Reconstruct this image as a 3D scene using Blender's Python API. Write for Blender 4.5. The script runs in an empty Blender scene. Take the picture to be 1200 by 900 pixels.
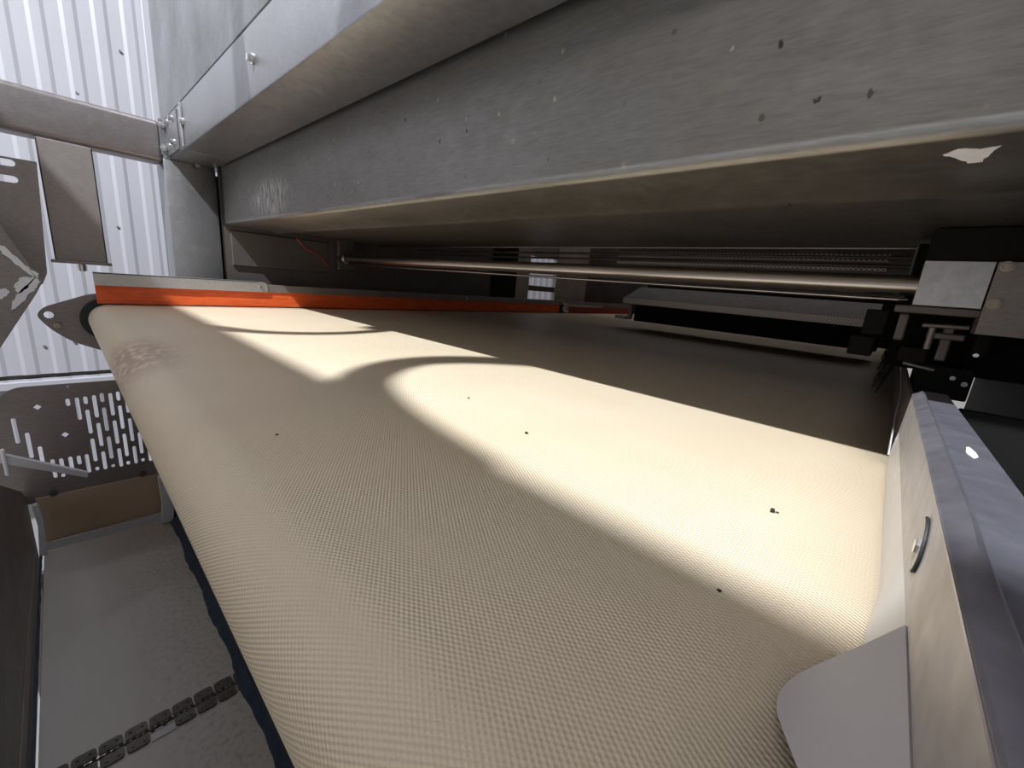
import bpy, bmesh, math, random
from mathutils import Vector, Matrix
random.seed(7)
C = bpy.context.scene.collection
S = bpy.context.scene
# ------------------------------------------------------------ camera, world, light, exposure
# coordinates: metres, belt surface at z = 0, belt travels along X, rollers and beams run along Y
F_PX, YAW, PITCH, ROLL = 478.5, math.radians(41.826), math.radians(13.52), math.radians(-4.973)
fw = Vector((math.cos(YAW)*math.cos(PITCH), math.sin(YAW)*math.cos(PITCH), -math.sin(PITCH)))
rt = Vector((math.sin(YAW), -math.cos(YAW), 0)); dn = fw.cross(rt)
r2 = math.cos(ROLL)*rt + math.sin(ROLL)*dn
d2 = -math.sin(ROLL)*rt + math.cos(ROLL)*dn
cam = bpy.data.objects.new('camera', bpy.data.cameras.new('camera')); C.objects.link(cam)
cam.data.sensor_width = 36; cam.data.lens = F_PX/1200*36; cam.data.clip_start = .01
R = Matrix((r2, -d2, -fw)).transposed()
cam.matrix_world = Matrix.Translation((0, 0, .2)) @ R.to_4x4()
S.camera = cam
w = bpy.data.worlds.new('hall_light'); S.world = w; w.use_nodes = True
w.node_tree.nodes['Background'].inputs[0].default_value = (1, .965, .95, 1)
w.node_tree.nodes['Background'].inputs[1].default_value = .37
S.view_settings.view_transform = 'Standard'; S.view_settings.look = 'None'
S.view_settings.gamma = 1; S.view_settings.use_curve_mapping = False
S.view_settings.exposure = 0.0
LAMP = Vector((-2.32, .9, 4.2)); LAMP_POWER = 550; LAMP_SIZE = .09
SIDE_FILL = 22  # power of a side fill added to brighten the roller edge
WALL_FILLS = [((-1.4, 3.0, 4.4), 1.8, .5, 16), ((3.0, 3.0, 4.4), 1.8, .5, 30)]  # fills added to brighten the white wall

# ------------------------------------------------------------ helpers
def link(name, me, mats=(), parent=None):
    o = bpy.data.objects.new(name, me); C.objects.link(o)
    for m in (mats if isinstance(mats, (list, tuple)) else [mats]): me.materials.append(m)
    if parent is not None: o.parent = parent
    return o
def obj(name, bm, mat, parent=None, smooth=False, label=None):
    bmesh.ops.recalc_face_normals(bm, faces=bm.faces)
    me = bpy.data.meshes.new(name); bm.to_mesh(me); bm.free()
    if smooth:
        for p in me.polygons: p.use_smooth = True
        me.set_sharp_from_angle(angle=math.radians(38))
    o = link(name, me, mat, parent)
    if parent is not None and parent.type == 'EMPTY':
        me.transform(Matrix.Translation(-parent.location))
    elif parent is not None and parent.parent is not None:
        me.transform(Matrix.Translation(-parent.parent.location))
    if label: o['label'] = label
    return o
def thing(name, label, cat, loc=(0, 0, 0), group=None):
    o = bpy.data.objects.new(name, None); C.objects.link(o); o.location = loc
    o.empty_display_size = .05
    o['label'] = label; o['category'] = cat
    if group: o['group'] = group
    return o
def tag(o, label, cat, group=None, kind=None):
    o['label'] = label; o['category'] = cat
    if group: o['group'] = group
    if kind: o['kind'] = kind
    return o
def box(bm, a, b, bev=0, seg=2):
    a = Vector(a); b = Vector(b); t = bmesh.new()
    bmesh.ops.create_cube(t, size=1)
    for v in t.verts: v.co = Vector([(a[i]+b[i])/2 + v.co[i]*abs(b[i]-a[i]) for i in range(3)])
    if bev: bmesh.ops.bevel(t, geom=t.edges[:], offset=bev, segments=seg, affect='EDGES', profile=.5)
    merge(bm, t)
def merge(bm, t):
    me = bpy.data.meshes.new('tmp'); t.to_mesh(me); t.free(); bm.from_mesh(me); bpy.data.meshes.remove(me)
def cyl(bm, p, q, r, n=20, r2=None, bev=0):
    p = Vector(p); q = Vector(q); d = q-p; t = bmesh.new()
    bmesh.ops.create_cone(t, segments=n, radius1=r, radius2=r if r2 is None else r2, depth=d.length, cap_ends=True)
    if bev:
        es = [e for e in t.edges if abs(e.verts[0].co.z - e.verts[1].co.z) < 1e-6]
        bmesh.ops.bevel(t, geom=es, offset=bev, segments=2, affect='EDGES')
    M = Matrix.Translation((p+q)/2) @ d.to_track_quat('Z', 'Y').to_matrix().to_4x4()
    bmesh.ops.transform(t, matrix=M, verts=t.verts); merge(bm, t)
def tube(bm, pts, r, n=10):
    pts = [Vector(p) for p in pts]; rings = []
    for i, p in enumerate(pts):
        d = (pts[min(i+1, len(pts)-1)] - pts[max(i-1, 0)]).normalized()
        u = d.orthogonal().normalized() if i == 0 else (pu - d*pu.dot(d)).normalized()
        pu = u; v = d.cross(u)
        rings.append([bm.verts.new(p + r*(math.cos(2*math.pi*k/n)*u + math.sin(2*math.pi*k/n)*v)) for k in range(n)])
    for a, b in zip(rings, rings[1:]):
        for k in range(n): bm.faces.new((a[k], a[(k+1) % n], b[(k+1) % n], b[k]))
    bm.faces.new(rings[0]); bm.faces.new(rings[-1])
def smooth_path(pts, n=8):
    P = [Vector(p) for p in pts]; out = []
    for i in range(len(P)-1):
        a = P[max(i-1, 0)]; b = P[i]; c = P[i+1]; d = P[min(i+2, len(P)-1)]
        for k in range(n):
            t = k/n
            out.append(.5*((2*b)+(c-a)*t+(2*a-5*b+4*c-d)*t*t+(3*b-a-3*c+d)*t**3))
    return out + [P[-1]]
def extrude(bm, poly, axis, lo, hi, bev=0):
    """closed polygon in the two other axes (in xyz order), extruded along axis"""
    def P(u, v, w):
        return {0: (w, u, v), 1: (u, w, v), 2: (u, v, w)}[axis]
    t = bmesh.new()
    a = [t.verts.new(P(u, v, lo)) for u, v in poly]; b = [t.verts.new(P(u, v, hi)) for u, v in poly]
    t.faces.new(a); t.faces.new(list(reversed(b)))
    for i in range(len(a)): t.faces.new((a[i], b[i], b[(i+1) % len(a)], a[(i+1) % len(a)]))
    bmesh.ops.recalc_face_normals(t, faces=t.faces)
    if bev: bmesh.ops.bevel(t, geom=t.edges[:], offset=bev, segments=2, affect='EDGES')
    merge(bm, t)
def rounded(poly, rad, n=5):
    """round the corners of a polygon; rad one number or a list"""
    out = []; N = len(poly)
    for i in range(N):
        r = rad[i] if isinstance(rad, (list, tuple)) else rad
        p = Vector(poly[i]); a = Vector(poly[i-1])-p; b = Vector(poly[(i+1) % N])-p
        if r <= 0: out.append(tuple(p)); continue
        r = min(r, a.length*.45, b.length*.45)
        s = p + a.normalized()*r; e = p + b.normalized()*r
        for k in range(n+1):
            t = k/n; out.append(tuple((1-t)**2*s + 2*t*(1-t)*p + t*t*e))
    return out
def plate_with_holes(name, outline, holes, y, thick, mat, parent, label=None):
    cu = bpy.data.curves.new('outline', 'CURVE'); cu.dimensions = '2D'; cu.fill_mode = 'BOTH'; cu.extrude = thick/2
    for poly in [outline] + holes:
        sp = cu.splines.new('POLY'); sp.points.add(len(poly)-1)
        for i, (x, z) in enumerate(poly): sp.points[i].co = (x, z, 0, 1)
        sp.use_cyclic_u = True
    o = bpy.data.objects.new('tmp', cu); C.objects.link(o)
    dg = bpy.context.evaluated_depsgraph_get(); dg.update()
    me = bpy.data.meshes.new_from_object(o.evaluated_get(dg))
    bpy.data.objects.remove(o); bpy.data.curves.remove(cu)
    me.transform(Matrix(((1, 0, 0, 0), (0, 0, -1, y), (0, 1, 0, 0), (0, 0, 0, 1))))
    me.transform(Matrix.Translation(-parent.location)); me.name = name; me.materials.clear()
    o = link(name, me, mat, parent)
    if label: o['label'] = label
    return o
def slot(x, z0, z1, w=.0066, n=5):
    if z0 < z1: z0, z1 = z1, z0
    r = w/2; L = []
    zt = max(z0-r, (z0+z1)/2+1e-4); zb = min(z1+r, (z0+z1)/2-1e-4)
    for k in range(n+1): a = math.pi*k/n; L.append((x+r*math.cos(a), zt+r*math.sin(a)))
    for k in range(n+1): a = math.pi+math.pi*k/n; L.append((x+r*math.cos(a), zb+r*math.sin(a)))
    return L
def circle(x, z, r, n=14): return [(x+r*math.cos(2*math.pi*k/n), z+r*math.sin(2*math.pi*k/n)) for k in range(n)]

# ------------------------------------------------------------ materials
def new_mat(name):
    m = bpy.data.materials.new(name); m.use_nodes = True
    nt = m.node_tree; return m, nt, nt.nodes['Principled BSDF']
def N(nt, t, **k):
    n = nt.nodes.new(t)
    for a, v in k.items(): setattr(n, a, v)
    return n
def noise(nt, scale, detail=4, stretch=(1, 1, 1), rough=.55, src='Object'):
    tc = N(nt, 'ShaderNodeTexCoord'); mp = N(nt, 'ShaderNodeMapping'); mp.inputs['Scale'].default_value = stretch
    nt.links.new(tc.outputs[src], mp.inputs[0])
    n = N(nt, 'ShaderNodeTexNoise'); n.inputs['Scale'].default_value = scale
    n.inputs['Detail'].default_value = detail; n.inputs['Roughness'].default_value = rough
    nt.links.new(mp.outputs[0], n.inputs[0]); return n
def ramp(nt, src, p0, p1, c0=(0, 0, 0, 1), c1=(1, 1, 1, 1)):
    r = N(nt, 'ShaderNodeValToRGB'); e = r.color_ramp.elements
    e[0].position = p0; e[0].color = c0; e[1].position = p1; e[1].color = c1
    nt.links.new(src, r.inputs[0]); return r
def mix(nt, fac, a, b, mode='MIX'):
    m = N(nt, 'ShaderNodeMix', data_type='RGBA', blend_type=mode)
    for s, v in ((0, fac), (6, a), (7, b)):
        if hasattr(v, 'links') or hasattr(v, 'is_linked'): nt.links.new(v, m.inputs[s])
        else: m.inputs[s].default_value = v if s == 0 else (*v, 1)
    return m.outputs[2]
def bump(nt, h, strength, dist, bsdf, prev=None):
    b = N(nt, 'ShaderNodeBump'); b.inputs['Strength'].default_value = strength; b.inputs['Distance'].default_value = dist
    nt.links.new(h, b.inputs['Height'])
    if prev: nt.links.new(prev, b.inputs['Normal'])
    nt.links.new(b.outputs[0], bsdf.inputs['Normal']); return b.outputs[0]
def steel(name, col, rough=.4, metal=1.0, dirt=.35, dirt_col=(.12, .1, .085), brush=(1, 1, 12), spots=0.0, spot_col=(.55, .5, .42), dscale=5):
    m, nt, b = new_mat(name)
    b.inputs['Metallic'].default_value = metal
    n1 = noise(nt, dscale, 6); n2 = noise(nt, 60, 3, brush); n3 = noise(nt, 35, 5)
    r1 = ramp(nt, n1.outputs[0], .42, .72)
    d = N(nt, 'ShaderNodeMath', operation='MULTIPLY'); d.inputs[1].default_value = dirt
    nt.links.new(r1.outputs[0], d.inputs[0])
    c = mix(nt, d.outputs[0], col, dirt_col)
    rb = ramp(nt, n2.outputs[0], .3, .7, (.86, .86, .86, 1), (1.08, 1.08, 1.08, 1))
    c = mix(nt, 1.0, c, rb.outputs[0], 'MULTIPLY')
    if spots:
        v = N(nt, 'ShaderNodeTexVoronoi', voronoi_dimensions='2D'); v.inputs['Scale'].default_value = 24
        tc = N(nt, 'ShaderNodeTexCoord'); nn = noise(nt, 110, 2)
        ad = N(nt, 'ShaderNodeVectorMath', operation='MULTIPLY_ADD'); ad.inputs[1].default_value = (.012, .012, .012)
        nt.links.new(nn.outputs[1], ad.inputs[0]); nt.links.new(tc.outputs['Object'], ad.inputs[2])
        s_ = N(nt, 'ShaderNodeSeparateXYZ'); nt.links.new(ad.outputs[0], s_.inputs[0])
        k_ = N(nt, 'ShaderNodeMath', operation='MULTIPLY'); k_.inputs[1].default_value = .7; nt.links.new(s_.outputs[2], k_.inputs[0])
        c_ = N(nt, 'ShaderNodeCombineXYZ'); nt.links.new(s_.outputs[1], c_.inputs[0]); nt.links.new(k_.outputs[0], c_.inputs[1])
        nt.links.new(c_.outputs[0], v.inputs[0])
        rs = ramp(nt, v.outputs['Distance'], .045, .075, (1, 1, 1, 1), (0, 0, 0, 1))
        sep = N(nt, 'ShaderNodeSeparateColor'); nt.links.new(v.outputs['Color'], sep.inputs[0])
        th = N(nt, 'ShaderNodeMath', operation='GREATER_THAN'); th.inputs[1].default_value = 1-spots; nt.links.new(sep.outputs[0], th.inputs[0])
        mu = N(nt, 'ShaderNodeMath', operation='MULTIPLY'); nt.links.new(rs.outputs[0], mu.inputs[0]); nt.links.new(th.outputs[0], mu.inputs[1])
        cs = mix(nt, sep.outputs[1], spot_col, (.03, .025, .02))
        c = mix(nt, mu.outputs[0], c, cs)
    nt.links.new(c, b.inputs['Base Color'])
    rr = N(nt, 'ShaderNodeMapRange'); rr.inputs['To Min'].default_value = max(.05, rough-.1); rr.inputs['To Max'].default_value = min(1, rough+.14)
    nt.links.new(n3.outputs[0], rr.inputs[0]); nt.links.new(rr.outputs[0], b.inputs['Roughness'])
    bump(nt, n2.outputs[0], .06, .002, b)
    return m
def plain(name, col, rough=.5, metal=0, var=.15, scale=20):
    m, nt, b = new_mat(name); n = noise(nt, scale, 5)
    c = mix(nt, n.outputs[0], tuple(x*(1-var) for x in col), tuple(min(1, x*(1+var)) for x in col))
    nt.links.new(c, b.inputs['Base Color']); b.inputs['Roughness'].default_value = rough; b.inputs['Metallic'].default_value = metal
    bump(nt, n.outputs[0], .1, .001, b)
    return m
M = {}
M['hood'] = steel('hood_steel', (.29, .285, .275), .47, .85, .45, (.22, .2, .185), (1, .6, 6), .42)
M['cross'] = steel('cross_beam_steel', (.30, .27, .27), .42, .8, .3, (.2, .175, .165), (1, 1, 4))
M['frame'] = steel('frame_steel', (.33, .33, .345), .38, .85, .35, (.25, .235, .225), (1, 1, 8))
M['galv'] = steel('upper_sheet_steel', (.35, .355, .37), .4, .85, .9, (.15, .155, .125), (1, 1, 10), dscale=3)
M['dull'] = steel('dull_steel', (.32, .285, .275), .5, .7, .3, (.19, .16, .15), (1, 1, 5))
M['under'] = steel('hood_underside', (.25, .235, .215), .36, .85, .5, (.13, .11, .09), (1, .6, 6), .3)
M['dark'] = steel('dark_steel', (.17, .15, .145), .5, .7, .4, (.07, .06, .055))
M['rail'] = steel('rail_steel', (.56, .56, .58), .38, .85, .2, (.3, .3, .3), (8, 1, 1))
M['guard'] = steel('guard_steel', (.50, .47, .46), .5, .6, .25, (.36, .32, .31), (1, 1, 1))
M['flange'] = steel('flange_steel', (.46, .44, .50), .42, .85, .5, (.2, .19, .2), (1, 1, 1))
M['slate'] = steel('slate_steel', (.24, .235, .28), .5, .7, .4, (.13, .12, .14))
m, nt, b = new_mat('rod_steel'); n = noise(nt, 6, 2); b.inputs['Metallic'].default_value = 1; b.inputs['Roughness'].default_value = .27
nt.links.new(mix(nt, n.outputs[0], (.40, .365, .345), (.50, .46, .44)), b.inputs['Base Color']); M['rod'] = m
M['bolt'] = steel('bolt_steel', (.8, .8, .8), .22, 1, .1)
M['black'] = plain('black_machine', (.010, .0095, .0095), .7, 0)
M['black'].node_tree.nodes['Principled BSDF'].inputs['Specular IOR Level'].default_value = .15
M['rubber'] = plain('black_rubber', (.02, .02, .022), .6)
M['flap'] = plain('grey_plastic', (.50, .47, .48), .42, 0, .06, 8)
M['skirt'] = plain('white_plastic', (.60, .56, .52), .45, 0, .1, 30)
M['blue'] = plain('blue_plastic', (.04, .06, .10), .5, 0, .5, 25)
M['frayed'] = plain('frayed_white', (.8, .8, .84), .7, 0, .15, 60)
M['curtain'] = plain('brown_panel', (.50, .37, .26), .6, 0, .25, 9)
M['slate2'] = plain('dark_slate', (.05, .053, .065), .6)
M['red'] = plain('red_wire', (.35, .03, .02), .5)
M['crumb'] = plain('crumb', (.025, .014, .01), .8, 0, .5, 300)
M['floor'] = plain('concrete', (.22, .21, .2), .8, 0, .2, 3)
M['pale'] = plain('pale_panel', (.62, .62, .66), .5, 0, .05, 5)
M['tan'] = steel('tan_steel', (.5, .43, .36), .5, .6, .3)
M['clip'] = steel('clip_steel', (.13, .11, .10), .45, .7, .5, (.04, .035, .035), (1, 1, 1), dscale=40)

def residue(m, cy, cz, ry, rz, col, thr=.42):
    nt = m.node_tree; b = nt.nodes['Principled BSDF']; old = b.inputs['Base Color'].links[0].from_socket
    tc = N(nt, 'ShaderNodeTexCoord'); sb = N(nt, 'ShaderNodeVectorMath', operation='SUBTRACT'); sb.inputs[1].default_value = (0, cy, cz)
    ml = N(nt, 'ShaderNodeVectorMath', operation='MULTIPLY'); ml.inputs[1].default_value = (0, 1/ry, 1/rz)
    ln = N(nt, 'ShaderNodeVectorMath', operation='LENGTH')
    nt.links.new(tc.outputs['Object'], sb.inputs[0]); nt.links.new(sb.outputs[0], ml.inputs[0]); nt.links.new(ml.outputs[0], ln.inputs[0])
    f = ramp(nt, ln.outputs['Value'], .5, 1.0, (1, 1, 1, 1), (0, 0, 0, 1)); g = noise(nt, 45, 6, (1, 1.6, .5)); h = ramp(nt, g.outputs[0], thr, thr+.2)
    mu = N(nt, 'ShaderNodeMath', operation='MULTIPLY'); nt.links.new(f.outputs[0], mu.inputs[0]); nt.links.new(h.outputs[0], mu.inputs[1])
    nt.links.new(mix(nt, mu.outputs[0], old, col), b.inputs['Base Color'])
residue(M['hood'], .72, .07, .24, .075, (.62, .60, .57))
residue(M['hood'], -1.09, .11, .06, .11, (.5, .5, .49), .5)
# orange skirt
m, nt, b = new_mat('orange_rubber'); n = noise(nt, 12, 5, (1, 1, 9))
r = ramp(nt, n.outputs[0], .3, .75, (.62, .075, .012, 1), (.86, .15, .03, 1))
nt.links.new(r.outputs[0], b.inputs['Base Color']); b.inputs['Roughness'].default_value = .45; M['orange'] = m
bump(nt, n.outputs[0], .2, .002, b)

# wall sheet
m, nt, b = new_mat('white_cladding'); n = noise(nt, 2.5, 4); n2 = noise(nt, 40, 3)
c = mix(nt, n.outputs[0], (.44, .432, .475), (.50, .492, .535))
r = ramp(nt, n2.outputs[0], .70, .74); c = mix(nt, r.outputs[0], c, (.45, .44, .46))
nt.links.new(c, b.inputs['Base Color']); b.inputs['Roughness'].default_value = .42; M['wall'] = m

# lower grey belt
m, nt, b = new_mat('grey_belt'); n = noise(nt, 9, 6, (3, .7, 1)); n2 = noise(nt, 120, 3); n3 = noise(nt, 5, 3)
c = mix(nt, n.outputs[0], (.60, .56, .54), (.76, .73, .71))
tc = N(nt, 'ShaderNodeTexCoord'); sx = N(nt, 'ShaderNodeSeparateXYZ'); nt.links.new(tc.outputs['Object'], sx.inputs[0])
rx = ramp(nt, sx.outputs[0], .0, 1.0)
mr = N(nt, 'ShaderNodeMapRange'); mr.inputs['From Min'].default_value = .0; mr.inputs['From Max'].default_value = .13
nt.links.new(sx.outputs[0], mr.inputs[0])
rs = ramp(nt, n2.outputs[0], .5, .66); mu = N(nt, 'ShaderNodeMath', operation='MULTIPLY')
nt.links.new(rs.outputs[0], mu.inputs[0]); nt.links.new(mr.outputs[0], mu.inputs[1])
mu2 = N(nt, 'ShaderNodeMath', operation='MULTIPLY'); nt.links.new(mu.outputs[0], mu2.inputs[0]); nt.links.new(n3.outputs[0], mu2.inputs[1])
c = mix(nt, mu2.outputs[0], c, (.14, .08, .045))
mu3 = N(nt, 'ShaderNodeMath', operation='MULTIPLY'); nt.links.new(mr.outputs[0], mu3.inputs[0]); mu3.inputs[1].default_value = .5
c = mix(nt, mu3.outputs[0], c, (.5, .43, .32))
nt.links.new(c, b.inputs['Base Color']); b.inputs['Roughness'].default_value = .5; M['lowbelt'] = m
bump(nt, n2.outputs[0], .2, .001, b)

# cream textured belt: staggered nubs from the UV map (metres: u along the travel, v across)
m, nt, b = new_mat('cream_belt'); uv = N(nt, 'ShaderNodeUVMap'); uv.uv_map = 'UVMap'
sx = N(nt, 'ShaderNodeSeparateXYZ'); nt.links.new(uv.outputs[0], sx.inputs[0])
def cosw(src, period):
    a = N(nt, 'ShaderNodeMath', operation='MULTIPLY'); a.inputs[1].default_value = 2*math.pi/period; nt.links.new(src, a.inputs[0])
    c_ = N(nt, 'ShaderNodeMath', operation='COSINE'); nt.links.new(a.outputs[0], c_.inputs[0]); return c_.outputs[0]
cu_, cv_ = cosw(sx.outputs[0], .0036), cosw(sx.outputs[1], .0056)
pr = N(nt, 'ShaderNodeMath', operation='MULTIPLY'); nt.links.new(cu_, pr.inputs[0]); nt.links.new(cv_, pr.inputs[1])
def uvnoise(scale, detail=5, stretch=(1, 1, 1)):
    mp = N(nt, 'ShaderNodeMapping'); mp.inputs['Scale'].default_value = stretch; nt.links.new(uv.outputs[0], mp.inputs[0])
    n = N(nt, 'ShaderNodeTexNoise'); n.inputs['Scale'].default_value = scale; n.inputs['Detail'].default_value = detail
    nt.links.new(mp.outputs[0], n.inputs[0]); return n
n1 = uvnoise(4, 6); n2 = uvnoise(260, 4); n3 = uvnoise(2.2, 3)
c = mix(nt, n1.outputs[0], (.68, .55, .385), (.77, .66, .51))
r3 = ramp(nt, n3.outputs[0], .45, .75); s3 = N(nt, 'ShaderNodeMath', operation='MULTIPLY'); s3.inputs[1].default_value = .35
nt.links.new(r3.outputs[0], s3.inputs[0]); c = mix(nt, s3.outputs[0], c, (.66, .50, .30))
mr = N(nt, 'ShaderNodeMapRange'); mr.inputs['From Min'].default_value = -1; mr.inputs['To Min'].default_value = .94; mr.inputs['To Max'].default_value = 1.04
nt.links.new(pr.outputs[0], mr.inputs[0])
cc = N(nt, 'ShaderNodeCombineXYZ')
for i in range(3): nt.links.new(mr.outputs[0], cc.inputs[i])
c = mix(nt, 1.0, c, cc.outputs[0], 'MULTIPLY')
# scuffed brown stain on the rounded edge
STAIN = (.080, 1.14)
ds = N(nt, 'ShaderNodeVectorMath', operation='SUBTRACT'); ds.inputs[1].default_value = (STAIN[0], STAIN[1], 0); nt.links.new(uv.outputs[0], ds.inputs[0])
dm = N(nt, 'ShaderNodeVectorMath', operation='MULTIPLY'); dm.inputs[1].default_value = (10, 4.2, 0); nt.links.new(ds.outputs[0], dm.inputs[0])
dl = N(nt, 'ShaderNodeVectorMath', operation='LENGTH'); nt.links.new(dm.outputs[0], dl.inputs[0])
nz = uvnoise(60, 6, (1, .5, 1)); ad = N(nt, 'ShaderNodeMath', operation='MULTIPLY_ADD'); ad.inputs[1].default_value = 1.3; nt.links.new(nz.outputs[0], ad.inputs[0]); nt.links.new(dl.outputs['Value'], ad.inputs[2])
hf = N(nt, 'ShaderNodeMath', operation='MULTIPLY'); hf.inputs[1].default_value = .5; nt.links.new(ad.outputs[0], hf.inputs[0])
rs = ramp(nt, hf.outputs[0], .55, .85, (.95, .95, .95, 1), (0, 0, 0, 1))
ns = N(nt, 'ShaderNodeMath', operation='MULTIPLY'); nt.links.new(rs.outputs[0], ns.inputs[0]); rn = ramp(nt, nz.outputs[0], .36, .56); nt.links.new(rn.outputs[0], ns.inputs[1])
c = mix(nt, ns.outputs[0], c, (.42, .28, .21))
nt.links.new(c, b.inputs['Base Color']); b.inputs['Roughness'].default_value = .38
b.inputs['Specular IOR Level'].default_value = .5
hb = N(nt, 'ShaderNodeMath', operation='MULTIPLY_ADD'); hb.inputs[1].default_value = .5; nt.links.new(n2.outputs[0], hb.inputs[0]); nt.links.new(pr.outputs[0], hb.inputs[2])
bump(nt, hb.outputs[0], .7, .0005, b); M['belt'] = m

# perforated strip
m, nt, b = new_mat('perforated_steel'); tc = N(nt, 'ShaderNodeTexCoord'); sx = N(nt, 'ShaderNodeSeparateXYZ'); nt.links.new(tc.outputs['Object'], sx.inputs[0])
a1 = cosw(sx.outputs[1], .013); a2 = cosw(sx.outputs[2], .011)
pq = N(nt, 'ShaderNodeMath', operation='MULTIPLY'); nt.links.new(a1, pq.inputs[0]); nt.links.new(a2, pq.inputs[1])
r = ramp(nt, pq.outputs[0], .25, .4, (.62, .58, .55, 1), (.03, .03, .03, 1)); nt.links.new(r.outputs[0], b.inputs['Base Color'])
b.inputs['Metallic'].default_value = .7; b.inputs['Roughness'].default_value = .4; M['perf'] = m

# lamp glass
m, nt, b = new_mat('lamp_glass'); b.inputs['Emission Color'].default_value = (1, .97, .95, 1); b.inputs['Emission Strength'].default_value = 8; M['glow'] = m

# ------------------------------------------------------------ hall
bm = bmesh.new(); box(bm, (-6, -4, -1.35), (8, 3.75, -1.2)); o = obj('floor', bm, M['floor']); o['kind'] = 'structure'
# corrugated cladding
bm = bmesh.new(); yw = 3.5; prof = []; x = -3.0; P_ = .12
while x < 7.0:
    prof += [(x, yw), (x+.040, yw), (x+.056, yw-.0055), (x+.092, yw-.0055), (x+.108, yw)]; x += P_
prof.append((x, yw))
for z0, z1 in ((-.52, 3.2), (-1.2, -.545)):
    lo = [bm.verts.new((a, b_, z0)) for a, b_ in prof]; hi = [bm.verts.new((a, b_, z1)) for a, b_ in prof]
    lo2 = [bm.verts.new((a, b_+.01, z0)) for a, b_ in prof]; hi2 = [bm.verts.new((a, b_+.01, z1)) for a, b_ in prof]
    for i in range(len(prof)-1):
        bm.faces.new((lo[i], lo[i+1], hi[i+1], hi[i])); bm.faces.new((lo2[i], hi2[i], hi2[i+1], lo2[i+1]))
        bm.faces.new((lo[i], lo2[i], lo2[i+1], lo[i+1])); bm.faces.new((hi[i], hi[i+1], hi2[i+1], hi2[i]))
o = obj('wall_back', bm, M['wall']); o['kind'] = 'structure'
bm = bmesh.new(); box(bm, (-3, yw+.02, -1.2), (7, yw+.15, 3.2)); o = obj('wall_core', bm, M['dark']); o.name = 'wall_back_lining'; o['kind'] = 'structure'
bm = bmesh.new(); box(bm, (-3, yw-.02, -.6), (7, yw+.012, -.556), .004); o = obj('trim_1', bm, M['wall']); o['kind'] = 'structure'
bm = bmesh.new(); box(bm, (.49, yw-.045, -1.2), (.62, yw-.014, 3.2), .004); o = obj('trim_2', bm, M['wall']); o['kind'] = 'structure'
wb = bpy.data.objects['wall_back']
for sx_, sz_ in ((.381, 1.287), (.183, 1.01), (.275, .34), (.02, -.34), (-.1, -.36)):
    bm = bmesh.new(); cyl(bm, (sx_, yw+.002, sz_), (sx_, yw-.0085, sz_), .0065, 6); obj('screw', bm, M['dull'], wb)

# ------------------------------------------------------------ lamp (source of the hard light) and added fill lights out of view
t = thing('ceiling_lamp', 'round high bay lamp hanging above the machine', 'lamp', LAMP)
bm = bmesh.new(); cyl(bm, LAMP+Vector((0, 0, .05)), LAMP+Vector((0, 0, .35)), .16, 24, .07); obj('housing', bm, M['dark'], t, True)
la = bpy.data.lights.new('lamp_light', 'AREA'); la.shape = 'DISK'; la.size = LAMP_SIZE; la.energy = LAMP_POWER; la.color = (.90, .95, 1)
lo_ = bpy.data.objects.new('lamp_light', la); C.objects.link(lo_); lo_.parent = t
lo_.rotation_euler = (Vector((.5, .8, .2)) - LAMP).to_track_quat('-Z', 'Y').to_euler()
for i, (p, sx_, sy_, e) in enumerate(WALL_FILLS):
    t = thing('wall_fill', ['added fill light above the left part of the white wall', 'added fill light above the white wall behind the machine'][i], 'lamp', p, 'added fill lights')
    bm = bmesh.new(); box(bm, (p[0]-sx_/2, p[1]-sy_/2, p[2]+.02), (p[0]+sx_/2, p[1]+sy_/2, p[2]+.1), .01); obj('housing', bm, M['pale'], t)
    la = bpy.data.lights.new('wall_fill_light', 'AREA'); la.shape = 'RECTANGLE'; la.size = sx_; la.size_y = sy_; la.energy = e; la.color = (.93, .94, 1)
    q = bpy.data.objects.new('wall_fill_light', la); C.objects.link(q); q.parent = t
    q.rotation_euler = (Vector((p[0], 3.5, .3)) - Vector(p)).to_track_quat('-Z', 'Y').to_euler()

p = Vector((-4.6, .6, 2.3)); t = thing('side_fill', 'added wide fill light brightening the belt edge, left of the frame', 'lamp', p)  # added fill light, no such fixture known
bm = bmesh.new(); box(bm, (p.x-.12, p.y-1.0, p.z-.4), (p.x-.02, p.y+1.0, p.z+.4), .01); obj('housing', bm, M['pale'], t)
la = bpy.data.lights.new('side_fill_light', 'AREA'); la.shape = 'RECTANGLE'; la.size = 2.0; la.size_y = .8; la.energy = SIDE_FILL; la.color = (1, .93, .87)
q = bpy.data.objects.new('side_fill_light', la); C.objects.link(q); q.parent = t
q.rotation_euler = (Vector((.2, .7, -.2)) - p).to_track_quat('-Z', 'Y').to_euler()

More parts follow.
